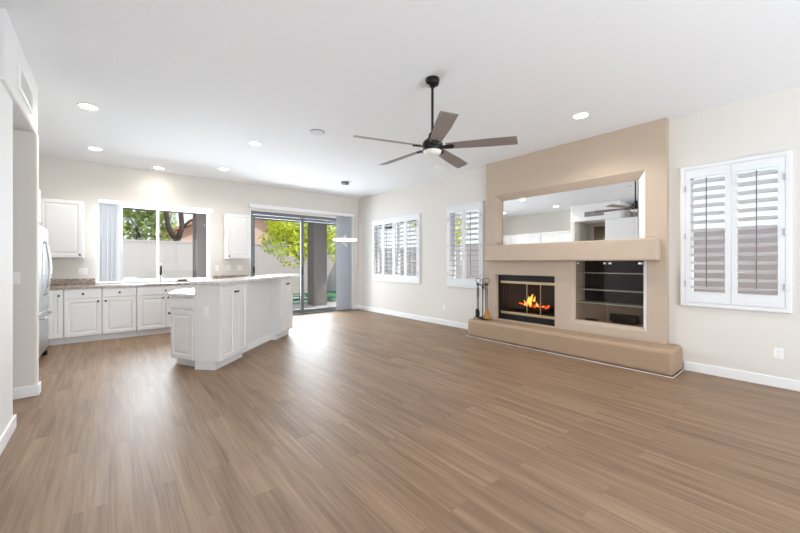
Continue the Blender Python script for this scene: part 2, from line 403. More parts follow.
# ------------------------------------------------------------------ plantation shutters on the right wall
def shutter(W, z0, z1, npan, label, group=None):
    t = thing('plantation_shutter', label, 'shutter', (XR, 0, z0), -PI / 2)
    H = z1 - z0; f = MB(); fw = 0.045
    f.holes('y', -0.034, 0.03, 0, W, 0, H, [(fw, W - fw, fw, H - fw)])
    f.build('frame', 'shut', t, bevel=0.006)
    pw = (W - 2 * fw) / npan
    for k in range(npan):
        x0 = fw + k * pw + 0.0015; x1 = fw + (k + 1) * pw - 0.0015; st = 0.05; rt, rb = 0.10, 0.13
        p = MB(); p.holes('y', -0.036, -0.008, x0, x1, fw + 0.002, H - fw - 0.002, [(x0 + st, x1 - st, fw + rb, H - fw - rt)])
        po = p.build('panel', 'shut', t, bevel=0.003)
        lv = MB(); a0, a1 = fw + rb, H - fw - rt; n = round((a1 - a0) / 0.098); ps = (a1 - a0) / n; tl = math.radians(17)
        for i in range(n):
            zc = a0 + (i + 0.5) * ps; prof = []
            for q, th in ((-1, 0.001), (-0.6, 0.0045), (0, 0.0058), (0.6, 0.0045), (1, 0.001)): prof.append((q * 0.055, th))
            loop = [(y, th) for y, th in prof] + [(y, -th) for y, th in prof[::-1]]
            pts = [(-0.022 + y * math.cos(tl) - th * -math.sin(tl) * 1.0, zc - y * math.sin(tl) + th * math.cos(tl)) for y, th in loop]
            A = [lv.v((x0 + st + 0.002, y, z)) for y, z in pts]; B = [lv.v((x1 - st - 0.002, y, z)) for y, z in pts]; m_ = len(pts)
            for j in range(m_): lv.f([A[j], A[(j + 1) % m_], B[(j + 1) % m_], B[j]])
            lv.f(A[::-1]); lv.f(B)
        lv.build('louver_bank', 'shut', po, smooth='auto')
        r = MB(); xc = (x0 + x1) / 2; r.box(xc - 0.005, xc + 0.005, -0.088, -0.078, a0 + 0.06, a1 - 0.02); r.build('tilt_rod', 'alu', po, bevel=0.002)  # grey puts the backlit shade of a white rod into its colour
        hx = x0 if k % 2 == 0 else x1
        for hz in (0.16, 0.5, 0.84):
            hg = MB(); hg.box(hx - 0.008, hx + 0.008, -0.048, -0.036, H * hz - 0.035, H * hz + 0.035); hg.build('hinge', 'steel', po, bevel=0.002)
    return t
s3 = shutter(0.892, 0.775, 2.425, 2, 'white shutter window on the right wall beside the fireplace, above the outlet'); s3.location.y = 1.064
s2 = shutter(0.90, 0.80, 2.42, 2, 'narrow two-panel shutter window just behind the fireplace tools'); s2.location.y = 4.848
s1 = shutter(1.81, 0.81, 2.385, 4, 'wide four-panel shutter window nearest the sliding patio door'); s1.location.y = 7.465

# ------------------------------------------------------------------ fireplace surround
XF = 5.20
fs = thing('fireplace_surround', 'tan stucco fireplace wall with a long raised hearth and thick mantel', 'fireplace', (XF, 2.5, 0)); FO = fs.location.copy()
def breast():
    m = MB(FO); y0, y1, z0, z1 = 1.18, 3.825, 0.0, ZC - 0.002
    # holes: (ya, yb, za, zb, splay, depth of splay, cavity depth or None)
    H = [(1.40, 3.64, 1.45, 2.46, 0.10, 0.10, 0.10), (2.565, 3.645, 0.29, 1.085, 0.012, 0.02, 0.13), (1.385, 2.325, 0.41, 1.36, 0.045, 0.05, 0.31)]
    us = sorted({y0, y1} | {q for h in H for q in h[:2]}); zs = sorted({z0, z1} | {q for h in H for q in h[2:4]}); V = {}
    def vv(u, z):
        if (u, z) not in V: V[u, z] = m.v((XF, u, z))
        return V[u, z]
    for i in range(len(us) - 1):
        for j in range(len(zs) - 1):
            cu, cz = (us[i] + us[i + 1]) / 2, (zs[j] + zs[j + 1]) / 2
            if any(h[0] < cu < h[1] and h[2] < cz < h[3] for h in H): continue
            m.f([vv(us[i], zs[j]), vv(us[i], zs[j + 1]), vv(us[i + 1], zs[j + 1]), vv(us[i + 1], zs[j])])
    e = 0.104
    for a, b, cc, d in ((y0, y0, z0, z1), (y1, y1, z0, z1)):
        zz = [z for z in zs]
        for j in range(len(zz) - 1): m.f([vv(a, zz[j]), vv(a, zz[j + 1]), m.v((XF + e, a, zz[j + 1])), m.v((XF + e, a, zz[j]))])
    bmesh.ops.remove_doubles(m.b, verts=m.b.verts, dist=1e-5)
    bb = MB(FO)
    for (ya, yb, za, zb, sp, dp, cav) in H:
        def edge_pts(side):
            if side == 'b': return [vv(u, za) for u in us if ya <= u <= yb]
        uu = [u for u in us if ya <= u <= yb]; zz = [z for z in zs if za <= z <= zb]
        loop = [(u, za) for u in uu] + [(yb, z) for z in zz[1:]] + [(u, zb) for u in uu[::-1][1:]] + [(ya, z) for z in zz[::-1][1:-1]]
        rings = [loop]
        q = lambda u, z: (min(max(u, ya + sp), yb - sp), min(max(z, za + (sp if sp > 0.06 else sp)), zb - sp))
        base_ = [m.v((XF, u, z)) for u, z in loop]; mid = [m.v((XF + dp, *q(u, z))) for u, z in loop]; n = len(loop)
        for k in range(n): m.f([base_[k], base_[(k + 1) % n], mid[(k + 1) % n], mid[k]])
        if cav > dp:
            bk = [m.v((XF + cav, *q(u, z))) for u, z in loop]
            for k in range(n): m.f([mid[k], mid[(k + 1) % n], bk[(k + 1) % n], bk[k]])
        else: bk = mid
        if cav != 0.13: m.f([bk[k] for k in range(n)])
    bb.b.free()
    bmesh.ops.remove_doubles(m.b, verts=m.b.verts, dist=1e-5)
    return m
breast().build('chimney_breast', 'tan', fs, bevel=0.012, seg=3, angle=30)
hm = MB(FO); hm.prism([(4.83, 1.04), (XR - 0.001, 1.04), (XR - 0.001, 1.179), (XF - 0.0005, 1.179), (XF - 0.0005, 3.826), (XR - 0.001, 3.826), (XR - 0.001, 3.96), (4.83, 3.96)], 0, 0.30)
hm.build('hearth', 'tanb', fs, bevel=0.055, seg=5, smooth='auto')
tr = MB(FO); tr.prism([(4.826, 1.036), (XR - 0.002, 1.036), (XR - 0.002, 1.04), (4.83, 1.04), (4.83, 3.96), (XR - 0.002, 3.96), (XR - 0.002, 3.964), (4.826, 3.964)], 0, 0.007); tr.build('caulk_line', 'trim', fs)
MB(FO).box(5.05, XF - 0.0005, 1.235, 3.755, 1.312, 1.588).build('mantel', 'tan', fs, bevel=0.022, seg=4)

# white strips laid over the tan reveals on the garden side of the two niches
def reveal(y0, y1, z0, z1, d):
    v = MB(FO); e = 0.004
    A = [(XF + 0.004, y0 + 0.004, z0), (XF + d, y1, z0 + (y1 - y0) * 0.9), (XF + d, y1, z1 - (y1 - y0) * 0.9), (XF + 0.004, y0 + 0.004, z1)]
    f1 = [v.v(p) for p in A]; f2 = [v.v((x - 0.002, y + e, z)) for x, y, z in A]
    v.f(f1); v.f(f2[::-1])
    for k in range(4): v.f([f1[k], f1[(k + 1) % 4], f2[(k + 1) % 4], f2[k]])
    o = v.build('niche_reveal', 'wallw', fs); o['label'] = 'white strip on the niche side'
reveal(1.40, 1.50, 1.46, 2.45, 0.10)
reveal(1.385, 1.428, 0.42, 1.35, 0.048)
# mirror in its niche
mi = thing('mantel_mirror', 'long frameless mirror set in the niche above the mantel', 'mirror', (XF + 0.09, 2.5, 1.59)); MO = mi.location.copy()
MB(MO).box(XF + 0.085, XF + 0.097, 1.51, 3.515, 1.56, 2.355).build('mirror_glass', 'mirror', mi)
ed = MB(MO)
for ya in (1.545, 3.47): ed.box(XF + 0.083, XF + 0.0851, ya, ya + 0.006, 1.56, 2.355)
ed.box(XF + 0.082, XF + 0.096, 1.502, 1.51, 1.56, 2.355); ed.box(XF + 0.082, XF + 0.096, 3.515, 3.523, 1.56, 2.355); ed.box(XF + 0.082, XF + 0.096, 1.502, 3.523, 2.355, 2.361)
ed.build('edge_strip', 'chrome', mi)
for zz in (2.30, 1.95): MB(MO).lathe([(0.009, -0.002), (0.009, 0.002)], (XF + 0.08, 1.59, zz), 10).build('rosette', 'bronze', mi)

# firebox insert
XI = XF + 0.125
fi = thing('fireplace_insert', 'black firebox with brass bars and glass doors holding a lit fire', 'fireplace insert', (XI, 3.1, 0.305)); IO = fi.location.copy()
Y0, Y1, Z0, Z1 = 2.58, 3.63, 0.305, 1.07
fr = MB(IO); fr.holes('x', XI - 0.03, XI + 0.02, Y0, Y1, Z0, Z1, [(Y0 + 0.035, Y1 - 0.07, Z0 + 0.15, Z1 - 0.13)]); fr.build('surround_frame', 'black', fi, bevel=0.004)
for zz in [Z0 + 0.02 + i * 0.027 for i in range(3)] + [Z1 - 0.085 + i * 0.035 for i in range(2)]:
    MB(IO).box(XI - 0.036, XI - 0.03, Y0 + 0.04, Y1 - 0.05, zz, zz + 0.015).build('vent_slat', 'blackgloss', fi)
for zz in (Z0 + 0.10, Z1 - 0.14): MB(IO).box(XI - 0.05, XI - 0.03, Y0 + 0.02, Y1 - 0.06, zz, zz + 0.042).build('brass_bar', 'brass', fi, bevel=0.004)
gy0, gy1 = Y0 + 0.035, Y1 - 0.07; gw = (gy1 - gy0) / 4
for k in range(4): 
    g = MB(IO); g.box(XI - 0.018, XI - 0.012, gy0 + k * gw + 0.003, gy0 + (k + 1) * gw - 0.003, Z0 + 0.15, Z1 - 0.13); go = g.build('glass_door', 'clear', fi)
for k in (1, 2, 3): MB(IO).box(XI - 0.024, XI - 0.010, gy0 + k * gw - 0.004, gy0 + k * gw + 0.004, Z0 + 0.15, Z1 - 0.13).build('door_trim', 'brass' if k < 3 else 'bronze', fi)
bx = MB(IO); d = 0.48
yA, yB, zA, zB = Y0 + 0.03, Y1 - 0.06, Z0 + 0.09, Z1 - 0.1
P = [(XI + 0.02, yA), (XI + 0.02 + d, yA + 0.16), (XI + 0.02 + d, yB - 0.16), (XI + 0.02, yB)]
lo = [bx.v((x, y, zA)) for x, y in P]; hi = [bx.v((x, y, zB)) for x, y in P]
for k in range(3): bx.f([lo[k], lo[k + 1], hi[k + 1], hi[k]])
bx.f(lo); bx.f(hi); bx.build('firebox_lining', 'fbox', fi)
gt = MB(IO)
for k in range(7): gt.tube([(XI + 0.12, 2.86 + k * 0.08, zA + 0.09), (XI + 0.14, 2.86 + k * 0.08, zA + 0.05), (XI + 0.36, 2.86 + k * 0.08, zA + 0.05)], 0.008, 6)
for xx in (XI + 0.16, XI + 0.33): gt.tube([(xx, 2.84, zA + 0.04), (xx, 3.36, zA + 0.04)], 0.008, 6)
for xx in (XI + 0.16, XI + 0.33):
    for yy in (2.86, 3.34): gt.tube([(xx, yy, zA), (xx, yy, zA + 0.04)], 0.008, 6)
gt.build('log_grate', 'black', fi)
ZL = zA + 0.058
for i, (a, b, r, lab) in enumerate([((XI + 0.18, 2.80, ZL + 0.05), (XI + 0.20, 3.40, ZL + 0.05), 0.05, 'charred log lying at the front of the fire grate'),
                                 ((XI + 0.32, 2.84, ZL + 0.055), (XI + 0.31, 3.38, ZL + 0.055), 0.055, 'charred log lying at the back of the fire grate'),
                                 ((XI + 0.22, 2.92, ZL + 0.135), (XI + 0.30, 3.32, ZL + 0.145), 0.042, 'smaller charred log resting across the two lower logs')]):
    a, b = Vector(a), Vector(b); mb = MB(a); pth = [a.lerp(b, k / 6) + Vector((random.uniform(-1, 1) * 0.006, 0, random.uniform(-1, 1) * 0.004)) for k in range(7)]
    mb.tube(pth, [r * random.uniform(0.9, 1.0) for _ in pth], 10); lg = mb.build('fire_log', 'log', smooth=True); lg.location = a; tag(lg, lab, 'log', 'logs in the fireplace')
em = MB((XI + 0.25, 3.1, ZL))
for k in range(24):
    c = Vector((XI + random.uniform(0.12, 0.36), random.uniform(2.84, 3.4), ZL + random.uniform(0.085, 0.12)))
    em.lathe([(0.005, -0.012), (0.022, 0), (0.004, 0.014)], c, 6)
eo = em.build('ember_bed', 'ember', smooth=True); eo.location = (XI + 0.25, 3.1, ZL); eo['kind'] = 'stuff'; tag(eo, 'glowing orange embers among the logs in the firebox', 'embers')
fl = MB((XI + 0.25, 3.12, ZL + 0.1))
for (y, hgt, r, x) in ((3.16, 0.24, 0.026, 0.24), (3.22, 0.20, 0.022, 0.22), (3.09, 0.20, 0.022, 0.26), (3.02, 0.10, 0.02, 0.2), (3.29, 0.12, 0.018, 0.25), (2.95, 0.08, 0.018, 0.22), (3.13, 0.15, 0.02, 0.19)):
    pth = []; rr = []
    for k in range(8):
        q = k / 7; pth.append((XI + x + 0.012 * math.sin(q * 5 + y * 9), y + 0.03 * math.sin(q * 4 + y * 20) * q, ZL + 0.06 + hgt * q)); rr.append(max(0.001, r * math.sin(PI * (0.18 + 0.82 * q)) ** 0.9))
    fl.tube(pth, rr, 8)
fo = fl.build('fire_flame', 'flame', smooth=True); fo.location = (XI + 0.25, 3.12, ZL + 0.1); tag(fo, 'orange flames rising from the logs behind the fireplace glass', 'fire')
pl = bpy.data.lights.new('fire_glow', 'POINT'); pl.energy = 1.6; pl.color = (1, 0.5, 0.2); pl.shadow_soft_size = 0.08
po = bpy.data.objects.new('fire_glow', pl); C.objects.link(po); po.location = (XI + 0.1, 3.12, ZL + 0.3)

# media niche right of the firebox
XN = XF + 0.055
mc = thing('media_cabinet', 'glass-fronted shelf niche right of the firebox under the mantel', 'cabinet', (XN, 1.85, 0.456)); NO = mc.location.copy()
na, nb, nz0, nz1 = 1.432, 2.278, 0.457, 1.313
MB(NO).box(XF + 0.292, XF + 0.305, na, nb - 0.03, 0.72, nz1).build('back_panel', 'blackgloss', mc)
for zz in (1.14, 0.90, 0.71):
    MB(NO).box(XN + 0.03, XF + 0.29, na + 0.002, nb - 0.002, zz - 0.005, zz + 0.005).build('glass_shelf', 'shelfg', mc)
mid = (na + nb) / 2
for (a, b) in ((na + 0.003, mid - 0.003), (mid + 0.003, nb - 0.003)):
    dd = MB(NO).box(XN - 0.002, XN + 0.004, a, b, nz0 + 0.003, nz1 - 0.003).build('glass_door', 'smoke', mc)
    for (hy) in (a + 0.03, b - 0.03):
        MB(NO).box(XN - 0.012, XN + 0.012, hy - 0.02, hy + 0.02, nz1 - 0.05, nz1 - 0.022).build('hinge', 'chrome', dd, bevel=0.003)
    MB(NO).box(XN - 0.010, XN + 0.010, (a if a < mid - 0.1 else b) - 0.012, (a if a < mid - 0.1 else b) + 0.012, nz0 + 0.006, nz0 + 0.03).build('hinge', 'chrome', dd, bevel=0.003)
sb = thing('speaker_bar', 'slim black speaker bar leaning on the niche floor below the glass shelves', 'speaker', (XF + 0.2, 1.69, 0.457)); b_ = sb.location.copy()
bo = MB(b_).box(XF + 0.13, XF + 0.22, 1.53, 1.86, 0.475, 0.585).build('body', 'black', sb, bevel=0.018, seg=3)
MB(b_).box(XF + 0.145, XF + 0.205, 1.56, 1.83, 0.457, 0.478).build('foot', 'black', sb)
rm = MB((XF + 0.16, 2.1, 0.457)).box(XF + 0.13, XF + 0.19, 2.02, 2.18, 0.457, 0.478).build('remote_control', 'black', bevel=0.006); rm.location = (XF + 0.16, 2.1, 0.457)
tag(rm, 'flat black remote on the niche floor beside the speaker bar', 'remote control')

# fireplace tools
ft = thing('fireplace_tool_set', 'wrought iron fireplace tool stand with scroll top on the hearth end', 'fireplace tools', (5.02, 3.76, 0.30)); TO = ft.location.copy()
st = MB(); st.lathe([(0.10, 0.0), (0.10, 0.012), (0.02, 0.022), (0.012, 0.04)], (0, 0, 0.018), 20)
for a in range(4):
    an = a * PI / 2 + 0.5; st.tube([(0.06 * math.cos(an), 0.06 * math.sin(an), 0.03), (0.13 * math.cos(an), 0.13 * math.sin(an), 0.035), (0.155 * math.cos(an), 0.155 * math.sin(an), 0.015), (0.13 * math.cos(an), 0.13 * math.sin(an), 0.006)], 0.007, 6)
st.tube([(0, 0, 0.03), (0, 0, 0.68)], 0.009, 8)
def scroll(m, sx, ca, sa, r=0.006):
    p = []
    for k in range(18):
        q = k / 17; an = -PI / 2 + q * 3.4 * PI / 2 * 1.1; rad = 0.058 * (1 - 0.6 * q)
        lx = sx * (0.078 + rad * math.cos(an) - 0.01); p.append((lx * ca, lx * sa, 0.672 + rad * math.sin(an)))
    m.tube([(0, 0, 0.5), (sx * 0.015 * ca, sx * 0.015 * sa, 0.57)] + p, r, 6)
for an in (-0.9, 0.67):
    for sx in (-1, 1): scroll(st, sx, math.cos(an), math.sin(an))
for an in (0, PI / 2): st.tube([(-0.12 * math.cos(an), -0.12 * math.sin(an), 0.60), (0.12 * math.cos(an), 0.12 * math.sin(an), 0.60)], 0.006, 6)
st.build('stand', 'black', ft, smooth='auto')
def tool(name, label, off, kind):
    bx_, by_ = off; t = thing(name, label, 'fireplace tool', (TO.x + bx_, TO.y + by_, TO.z + 0.06))
    h = MB(); h.tube([(0, 0, 0.10), (0, 0, 0.52), (0.012, 0, 0.55), (0.0, 0, 0.575), (-0.012, 0, 0.55), (0, 0, 0.525)], 0.007, 6)
    pts = []
    for k in range(25):
        q = k / 24; pts.append((0.010 * math.cos(q * 6 * PI), 0.010 * math.sin(q * 6 * PI), 0.32 + 0.16 * q))
    h.tube(pts, 0.0035, 5); h.build('handle', 'black', t, smooth='auto')
    if kind == 'brush':
        b = MB(); b.lathe([(0.016, 0.13), (0.022, 0.115), (0.042, 0.07), (0.068, -0.03)], (0, 0, 0), 14); o = b.build('bristle_head', 'bristle', t, smooth='auto'); o.scale = (1, 1, 1)
        o['label'] = 'tan bristle head'
    elif kind == 'shovel':
        b = MB(); A = [(-0.025, 0.11), (0.025, 0.11), (0.045, 0.05), (0.042, -0.03), (-0.042, -0.03), (-0.045, 0.05)]
        f1 = [b.v((0.012 * (1 if abs(y) > 0.03 else 0.2), y, z)) for y, z in A]; f2 = [b.v((0.012 * (1 if abs(y) > 0.03 else 0.2) - 0.004, y, z)) for y, z in A]
        b.f(f1); b.f(f2[::-1])
        for k in range(6): b.f([f1[k], f1[(k + 1) % 6], f2[(k + 1) % 6], f2[k]])
        b.build('scoop', 'black', t)
    elif kind == 'poker':
        b = MB(); b.tube([(0, 0, 0.12), (0, 0, -0.03)], [0.006, 0.003], 6); b.tube([(0, 0, 0.04), (0.02, 0, 0.03), (0.035, 0, 0.045)], [0.005, 0.004, 0.002], 6); b.build('hook', 'black', t)
    else:
        b = MB()
        for sx in (-1, 1): b.tube([(0, 0, 0.12), (0, sx * 0.02, 0.08), (0, sx * 0.022, 0.02), (0, sx * 0.006, -0.03)], 0.005, 6)
        b.build('jaw', 'black', t)
    return t
tool('hearth_brush', 'hearth brush with tan bristles hanging on the tool stand', (-0.02, -0.105), 'brush')
tool('hearth_shovel', 'black ash shovel hanging on the tool stand, next to the window', (-0.02, 0.105), 'shovel')
tool('fire_poker', 'black fire poker hanging at the back of the tool stand', (0.105, 0.02), 'poker')
tool('fire_tongs', 'black fire tongs hanging at the front of the tool stand', (-0.105, 0.012), 'tongs')

# ------------------------------------------------------------------ kitchen cabinets
DOORP = [(0, 0), (0, 0.016), (0.004, 0.02), (0.052, 0.02), (0.06, 0.011), (0.07, 0.011), (0.098, 0.018)]
DRAWP = [(0, 0), (0, 0.016), (0.005, 0.02)]
def knob(parent, x, y, z):
    return MB().lathe([(0.007, 0.0), (0.007, 0.012), (0.015, 0.018), (0.016, 0.024), (0.009, 0.03)], (x, y, z), 12, 'y').build('knob', 'bronze', parent, smooth='auto')
def slab_door(parent, name, x0, x1, z0, z1, y, kx=None, kz=None):
    o = MB().rings(x0, x1, z0, z1, DOORP if name == 'door' else DRAWP, y).build(name, 'cab', parent)
    if kx is not None: knob(o, kx, y - 0.02, kz)
    return o
def base_cab(label, loc, rz, w, depth=0.60, layout='1L', h=0.87, group=None, toe=0.10):
    """front towards local -Y at y = 0, body behind it; x from 0 to w"""
    t = thing('base_cabinet', label, 'cabinet', loc, rz, group)
    b = MB(); b.box(0, w, 0.0, depth, toe, h); b.build('body', 'cab', t, bevel=0.002)
    MB().box(0, w, 0.06, depth, 0, toe).build('toe_kick', 'cab', t)
    g = 0.006; dz = 0.155
    if layout == 'door':
        slab_door(t, 'door', g, w - g, toe + 0.01, h - 0.012, 0, w - 0.05, h - 0.1)
    elif layout in ('1L', '1R'):
        slab_door(t, 'drawer', g, w - g, h - dz, h - 0.012, 0, w / 2, h - dz / 2 - 0.006)
        slab_door(t, 'door', g, w - g, toe + 0.01, h - dz - 0.012, 0, w - 0.045 if layout == '1L' else 0.045, h - dz - 0.06)
    elif layout == '2':
        slab_door(t, 'drawer', g, w - g, h - dz, h - 0.012, 0, w / 2, h - dz / 2 - 0.006)
        slab_door(t, 'door', g, w / 2 - 0.003, toe + 0.01, h - dz - 0.012, 0, w / 2 - 0.04, h - dz - 0.06)
        slab_door(t, 'door', w / 2 + 0.003, w - g, toe + 0.01, h - dz - 0.012, 0, w / 2 + 0.04, h - dz - 0.06)
    elif layout == '2tall':
        slab_door(t, 'door', g, w / 2 - 0.002, toe + 0.01, h - 0.02, 0, w / 2 - 0.03, h - 0.1)
        slab_door(t, 'door', w / 2 + 0.002, w - g, toe + 0.01, h - 0.02, 0, w / 2 + 0.03, h - 0.1)
    return t
YC = YB - 0.605
base_cab('narrow white corner base cabinet door beside the fridge', (-0.72, YC, 0), 0, 0.172, layout='door')
base_cab('white drawer-over-door base cabinet right of the narrow corner door', (-0.545, YC, 0), 0, 0.455, layout='1L')
base_cab('white base cabinet between the corner cabinet pair and the sink cabinet', (-0.087, YC, 0), 0, 0.452, layout='1R')
base_cab('double-door white sink base cabinet under the faucet', (0.368, YC, 0), 0, 0.835, layout='2')
base_cab('white base cabinet right of the sink, mostly behind the island', (1.206, YC, 0), 0, 0.56, layout='1L')
base_cab('white base cabinet ending beside the patio door, behind the island', (1.769, YC, 0), 0, 0.58, layout='1R')
base_cab('white base cabinet on the side wall between fridge and corner', (-0.745, 7.02, 0), PI / 2, 0.54, layout='1R')

ct = thing('countertop', 'brown speckled granite worktop with low backsplash under the kitchen window', 'countertop', (0.5, 7.9, 0.87)); CO = ct.location.copy()
c = MB(CO); SK = (0.42, 1.12, 7.66, 8.05)
us = [-1.375, SK[0], SK[1], 2.385]; ys = [YC - 0.03, SK[2], SK[3], YB - 0.002]
cells = [(i, j) for i in range(3) for j in range(3) if (i, j) != (1, 1)]
V = {}
def cv(x, y, z):
    k = (round(x, 4), round(y, 4), z)
    if k not in V: V[k] = c.v((x, y, z))
    return V[k]
def cellset(c_, us, ys, cells, z0, z1):
    for i, j in cells:
        c_.f([cv(us[i], ys[j], z1), cv(us[i + 1], ys[j], z1), cv(us[i + 1], ys[j + 1], z1), cv(us[i], ys[j + 1], z1)])
        c_.f([cv(us[i], ys[j], z0), cv(us[i], ys[j + 1], z0), cv(us[i + 1], ys[j + 1], z0), cv(us[i + 1], ys[j], z0)])
        for (di, dj, a, b) in ((-1, 0, (i, j), (i, j + 1)), (1, 0, (i + 1, j + 1), (i + 1, j)), (0, -1, (i + 1, j), (i, j)), (0, 1, (i, j + 1), (i + 1, j + 1))):
            if (i + di, j + dj) not in cells:
                p, q = (us[a[0]], ys[a[1]]), (us[b[0]], ys[b[1]])
                c_.f([cv(*p, z0), cv(*p, z1), cv(*q, z1), cv(*q, z0)])
cellset(c, us, ys, cells, 0.872, 0.91)
c.box(-1.375, -0.715, 7.022, YC - 0.0305, 0.872, 0.91)
c.build('slab', 'granite', ct, bevel=0.004)
for q in ((-1.375, -0.185, YB - 0.022, YB - 0.001), (1.69, 2.385, YB - 0.022, YB - 0.001), (-1.378, -1.358, 7.022, YB - 0.023)): MB(CO).box(*q, 0.91, 1.01).build('backsplash', 'granite', ct, bevel=0.003)
sk = MB((0.77, 7.85, 0.7)); sk.box(SK[0] - 0.0, SK[1], SK[2], SK[3], 0.72, 0.73); sk.box(SK[0], SK[0] + 0.01, SK[2], SK[3], 0.72, 0.908); sk.box(SK[1] - 0.01, SK[1], SK[2], SK[3], 0.72, 0.908); sk.box(SK[0], SK[1], SK[2], SK[2] + 0.01, 0.72, 0.908); sk.box(SK[0], SK[1], SK[3] - 0.01, SK[3], 0.72, 0.908)
so = sk.build('kitchen_sink', 'steel'); so.location = (0.77, 7.85, 0.7); tag(so, 'stainless steel sink basin set in the worktop below the window', 'sink')
fa = thing('kitchen_faucet', 'tall dark pull-down faucet with silver base at the sink window', 'faucet', (0.76, 8.105, 0.91))
MB().lathe([(0.028, 0), (0.028, 0.015), (0.018, 0.03), (0.017, 0.12), (0.014, 0.13)], (0, 0, 0), 14).build('base', 'chrome', fa, smooth='auto')
MB().tube([(0, 0, 0.12), (0, 0, 0.27)] + [(0, -0.075 + 0.075 * math.cos(a), 0.27 + 0.075 * math.sin(a)) for a in [PI * k / 8 for k in range(1, 9)]] + [(0, -0.15, 0.22), (0, -0.15, 0.16)], 0.012, 10).build('spout', 'bronze', fa, smooth='auto')
MB().tube([(0.016, 0, 0.09), (0.05, -0.005, 0.10), (0.085, -0.01, 0.125)], [0.008, 0.007, 0.006], 8).build('lever', 'chrome', fa, smooth='auto')
ty = thing('soap_tray', 'small dark brown tray on the worktop right of the faucet', 'tray', (1.14, 8.10, 0.91))
MB().box(-0.13, 0.13, -0.04, 0.04, 0.0, 0.018).build('tray', 'wood', ty, bevel=0.006)
MB().box(-0.10, 0.06, -0.03, 0.03, 0.018, 0.05).build('sponge', 'wood', ty, bevel=0.012)

def wall_cab(label, loc, rz, w, h, depth, ndoor, knobs):
    t = thing('wall_cabinet', label, 'cabinet', loc, rz)
    MB().box(0, w, 0, depth, 0, h).build('body', 'cab', t, bevel=0.002)
    dw = w / ndoor
    for k in range(ndoor): slab_door(t, 'door', k * dw + 0.006, (k + 1) * dw - 0.006, 0.008, h - 0.008, 0, k * dw + (dw - 0.04 if knobs[k] == 'r' else 0.04), 0.05)
    return t
wall_cab('white upper cabinet left of the kitchen window, above the granite backsplash', (-0.86, YB - 0.325, 1.365), 0, 0.53, 0.945, 0.32, 1, 'r')
wall_cab('white upper cabinet between the kitchen window and the patio door', (1.88, YB - 0.325, 1.37), 0, 0.455, 0.935, 0.32, 1, 'l')
wall_cab('white upper cabinet above the fridge', (-0.757, 6.07, 1.84), PI / 2, 0.94, 0.47, 0.61, 2, 'rl')
wall_cab('white upper cabinet on the side wall between fridge and corner', (-1.04, 7.02, 1.365), PI / 2, 0.80, 0.945, 0.33, 2, 'rl')
pt = thing('pantry_cabinet', 'tall white pantry cabinet between the fin wall and the fridge', 'cabinet', (-0.72, 4.99, 0), PI / 2)
MB().box(0, 1.06, 0, 0.65, 0.1, 2.31).build('body', 'cab', pt, bevel=0.002); MB().box(0, 1.06, 0.06, 0.65, 0, 0.1).build('toe_kick', 'cab', pt)
for k in range(2):
    for z0, z1, kz in ((0.11, 1.3, 1.2), (1.31, 2.30, 1.4)): slab_door(pt, 'door', k * 0.53 + 0.006, (k + 1) * 0.53 - 0.006, z0, z1, 0, 0.49 if k == 0 else 0.57, kz)

# refrigerator (front towards +X)
rf = thing('refrigerator', 'stainless french-door refrigerator with curved handles beside the fin wall', 'refrigerator', (-0.735, 6.085, 0), PI / 2)
MB().box(0, 0.91, 0.0, 0.63, 0.09, 1.76).build('body', 'grey', rf, bevel=0.006)
MB().box(0.01, 0.90, -0.02, 0.3, 0.02, 0.09).build('base_grille', 'black', rf, bevel=0.004)
for k in range(2): MB().tube([(0.08 + 0.75 * k, -0.075, 0.03), (0.08 + 0.75 * k, 0.0, 0.03)], 0.03, 10).build('foot', 'black', rf)
for (x0, x1, hx) in ((0.002, 0.452, 0.41), (0.458, 0.908, 0.50)):
    dd = MB().box(x0, x1, -0.075, -0.004, 0.66, 1.76).build('door', 'steel', rf, bevel=0.018, seg=3)
    MB().tube([(hx, -0.075, 0.86), (hx, -0.105, 0.88)] + [(hx, -0.105 - 0.03 * math.sin(PI * k / 8), 0.90 + 0.62 * k / 8) for k in range(9)] + [(hx, -0.105, 1.54), (hx, -0.075, 1.56)], 0.013, 8).build('handle', 'chrome', dd, smooth='auto')
dw = MB().box(0.002, 0.908, -0.075, -0.004, 0.10, 0.652).build('freezer_drawer', 'steel', rf, bevel=0.018, seg=3)
MB().tube([(0.06, -0.075, 0.59), (0.07, -0.115, 0.595), (0.2, -0.13, 0.595), (0.455, -0.135, 0.595), (0.71, -0.13, 0.595), (0.84, -0.115, 0.595), (0.85, -0.075, 0.59)], 0.013, 8).build('handle', 'chrome', dw, smooth='auto')

# ------------------------------------------------------------------ island (local x along its length, local -y towards the living room)
IR = PI / 4
def IW(u, q, z=0.0):
    c_ = math.sqrt(0.5); return (c_ * (u + (-q) * -1 * 0) - c_ * q * 1.0 if False else c_ * u - c_ * q, c_ * u + c_ * q, z)
